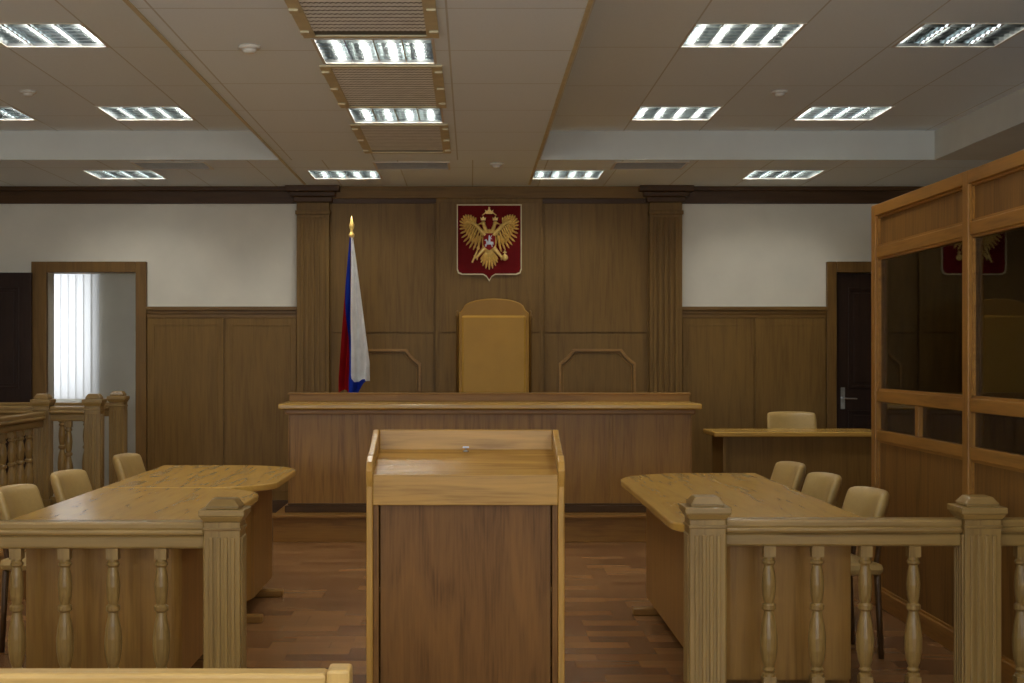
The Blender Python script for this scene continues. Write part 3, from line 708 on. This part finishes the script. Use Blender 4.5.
# ------------------------------------------------------------------ ceiling fittings
LAMP = 11.5
def fixture_src(loc):
    r = empty('ceiling_light', loc, 'square recessed fluorescent ceiling light with aluminium louvres', 'ceiling light', group='recessed ceiling lights')
    b = B(); s = .3
    b.box(-s, s, -s, s, .10, .105); b.box(-s, -s+.006, -s, s, 0, .1); b.box(s-.006, s, -s, s, 0, .1); b.box(-s, s, -s, -s+.006, 0, .1); b.box(-s, s, s-.006, s, 0, .1)
    obj('housing', b, PAN, parent=r)
    b = B(); b.ring([(-s-.003, -s-.003), (s+.003, -s-.003), (s+.003, s+.003), (-s-.003, s+.003)], [(-s+.012, -s+.012), (s-.012, -s+.012), (s-.012, s-.012), (-s+.012, s-.012)], -.003, .002, 'Z')
    obj('rim', b, WHITEP, parent=r)
    b = B()
    for k in range(1, 4): x = -.285+k*.1425; b.prism([(x-.024, .040), (x+.024, .040), (x+.003, .0), (x-.003, .0)], -.285, .285, 'Y')
    for k in range(1, 7): y = -.285+k*.57/7; b.box(-.285, .285, y-.002, y+.002, .0, .036)
    obj('louvre', b, LOUVRE, parent=r)
    for k in range(4):
        x = -.285+.1425*(k+.5)
        obj('fluorescent_tube', B().tube((x, -.28, .072), (x, .28, .072), .011, seg=8), TUBE, parent=r, smooth=True)
        ld = bpy.data.lights.new('lamp_glow', 'AREA'); ld.shape = 'RECTANGLE'; ld.size = .024; ld.size_y = .55; ld.energy = LAMP/4; ld.color = (1.0, .96, .87)
        lo = bpy.data.objects.new('lamp_glow', ld); COL.objects.link(lo); lo.parent = r; lo.location = (x, 0, .057)
    return r
f0 = FX[0]; src = fixture_src((f0[0]+.3, f0[1]+.3, f0[2]))
for f in FX[1:]:
    c = copy_thing(src, (f[0]+.3, f[1]+.3, f[2]))
    if f[0] == 2.43 and f[1] == 7.8:
        c['label'] = 'nearly unlit square recessed ceiling light with aluminium louvres'
        for ch in c.children:
            if ch.type == 'LIGHT': ch.data = ch.data.copy(); ch.data.energy *= .2
            elif ch.name.startswith('fluorescent'): ch.data = ch.data.copy(); ch.data.materials[0] = TUBEOFF
def grille(loc, L):
    r = empty('air_grille', loc, 'beige framed ceiling air grille with silvery zigzag slats', 'air vent', group='ceiling air grilles')
    W = .33
    b = B(); b.ring([(-W, -L/2), (W, -L/2), (W, L/2), (-W, L/2)], [(-W+.06, -L/2+.04), (W-.06, -L/2+.04), (W-.06, L/2-.04), (-W+.06, L/2-.04)], -.010, 0, 'Z')
    obj('frame', b, BEIGE, parent=r, bevel=.002)
    obj('backing', B().box(-W+.06, W-.06, -L/2+.04, L/2-.04, -.002, 0), GBACK, parent=r)
    b = B(); n = int((L-.10)/.07)
    for k in range(n):
        y = -L/2+.055+k*.07; vs = []; fs = []
        m = 44
        for i in range(m+1):
            x = -W+.06+(2*W-.12)*i/m; o = .006*(1 if i % 2 else -1)
            vs += [(x, y+o, -.003), (x, y+o+.045, -.005)]
        for i in range(m): fs += [(2*i, 2*i+2, 2*i+3, 2*i+1)]
        b.add(vs, fs)
    obj('slats', b, GRILLE, parent=r)
    for sx in (-1, 1):
        for t in (-.38, .0, .38):
            obj('bracket', B().box(-.022, .022, -.03, .03, -.020, -.009), BEIGE, parent=r, loc=(sx*(W-.022), t*L, 0), bevel=.003)
grille((-.49, 6.50, ZC), 1.15); grille((-.49, 8.42, ZC), 1.3); grille((-.49, 10.42, ZC), 1.35)
def vent(x0, x1, ya, yb):
    r = empty('ceiling_vent', ((x0+x1)/2, (ya+yb)/2, ZC), 'dark slotted ceiling air diffuser', 'air vent', group='slotted ceiling diffusers')
    w = (x1-x0)/2; l = (yb-ya)/2
    b = B(); b.ring([(-w, -l), (w, -l), (w, l), (-w, l)], [(-w+.02, -l+.02), (w-.02, -l+.02), (w-.02, l-.02), (-w+.02, l-.02)], -.004, 0, 'Z'); obj('frame', b, WHITEP, parent=r)
    obj('backing', B().box(-w+.02, w-.02, -l+.02, l-.02, -.002, 0), DARKM, parent=r)
    b = B()
    for k in range(6): y = -l+.05+k*(2*l-.10)/5; b.box(-w+.02, w-.02, y-.008, y+.008, -.0035, -.002)
    obj('slats', b, GRILLE, parent=r)
vent(1.15, 1.75, 11.65, 12.1); vent(-2.75, -2.15, 11.65, 12.1); vent(-.8, -.18, 11.65, 12.1)
sd0 = None
for (x, y, z) in ((-1.12, 7.3, ZC), (-3.0, 9.8, ZU), (2.08, 9.8, ZU), (.2, 11.75, ZC)):
    if sd0 is None:
        sd0 = empty('smoke_detector', (x, y, z), 'small white round ceiling smoke detector', 'smoke detector', group='ceiling smoke detectors')
        obj('base', B().lathe([(.055, 0), (.055, -.012), (.045, -.016)], seg=20), WHITEP, parent=sd0, smooth=True)
        obj('sensor_dome', B().lathe([(.036, -.016), (.034, -.028), (.02, -.036), (.001, -.038)], seg=20), WHITEP, parent=sd0, smooth=True)
    else: copy_thing(sd0, (x, y, z))

# ------------------------------------------------------------------ ceiling fill, annex daylight and world
for x, w in ((-3.5, 2.0), (-.35, 2.3), (2.6, 2.0)):  # added lamps standing in for window light, tilted up to brighten the ceiling
    ld = bpy.data.lights.new('window_daylight', 'AREA'); ld.shape = 'RECTANGLE'; ld.size = w; ld.size_y = 1.5; ld.energy = 105; ld.color = (.88, .95, 1.0)
    lo = bpy.data.objects.new('window_daylight', ld); COL.objects.link(lo); lo.location = (x, YF+.65, 1.6); lo.rotation_euler = (radians(142), 0, 0)
ld = bpy.data.lights.new('annex_daylight', 'AREA'); ld.shape = 'RECTANGLE'; ld.size = 1.5; ld.size_y = 1.5; ld.energy = 38; ld.color = (.97, .98, 1.0)
lo = bpy.data.objects.new('annex_daylight', ld); COL.objects.link(lo); lo.location = (-4.95, 16.5, 1.75); lo.rotation_euler = (radians(-90), 0, 0)
w = bpy.data.worlds.new('daylight_world'); scene.world = w; w.use_nodes = True
bg = w.node_tree.nodes['Background']; bg.inputs[0].default_value = (.92, .96, 1, 1); bg.inputs[1].default_value = 0.8

# ------------------------------------------------------------------ camera
cd = bpy.data.cameras.new('camera'); cam = bpy.data.objects.new('camera', cd); COL.objects.link(cam)
cam.location = (0, 0, 1.45); cam.rotation_euler = (radians(90), 0, 0)
cd.sensor_width = 36; cd.lens = 1450/1024*36; cd.shift_x = 40/1024; cd.shift_y = 14.5/1024; cd.clip_start = .05
scene.camera = cam
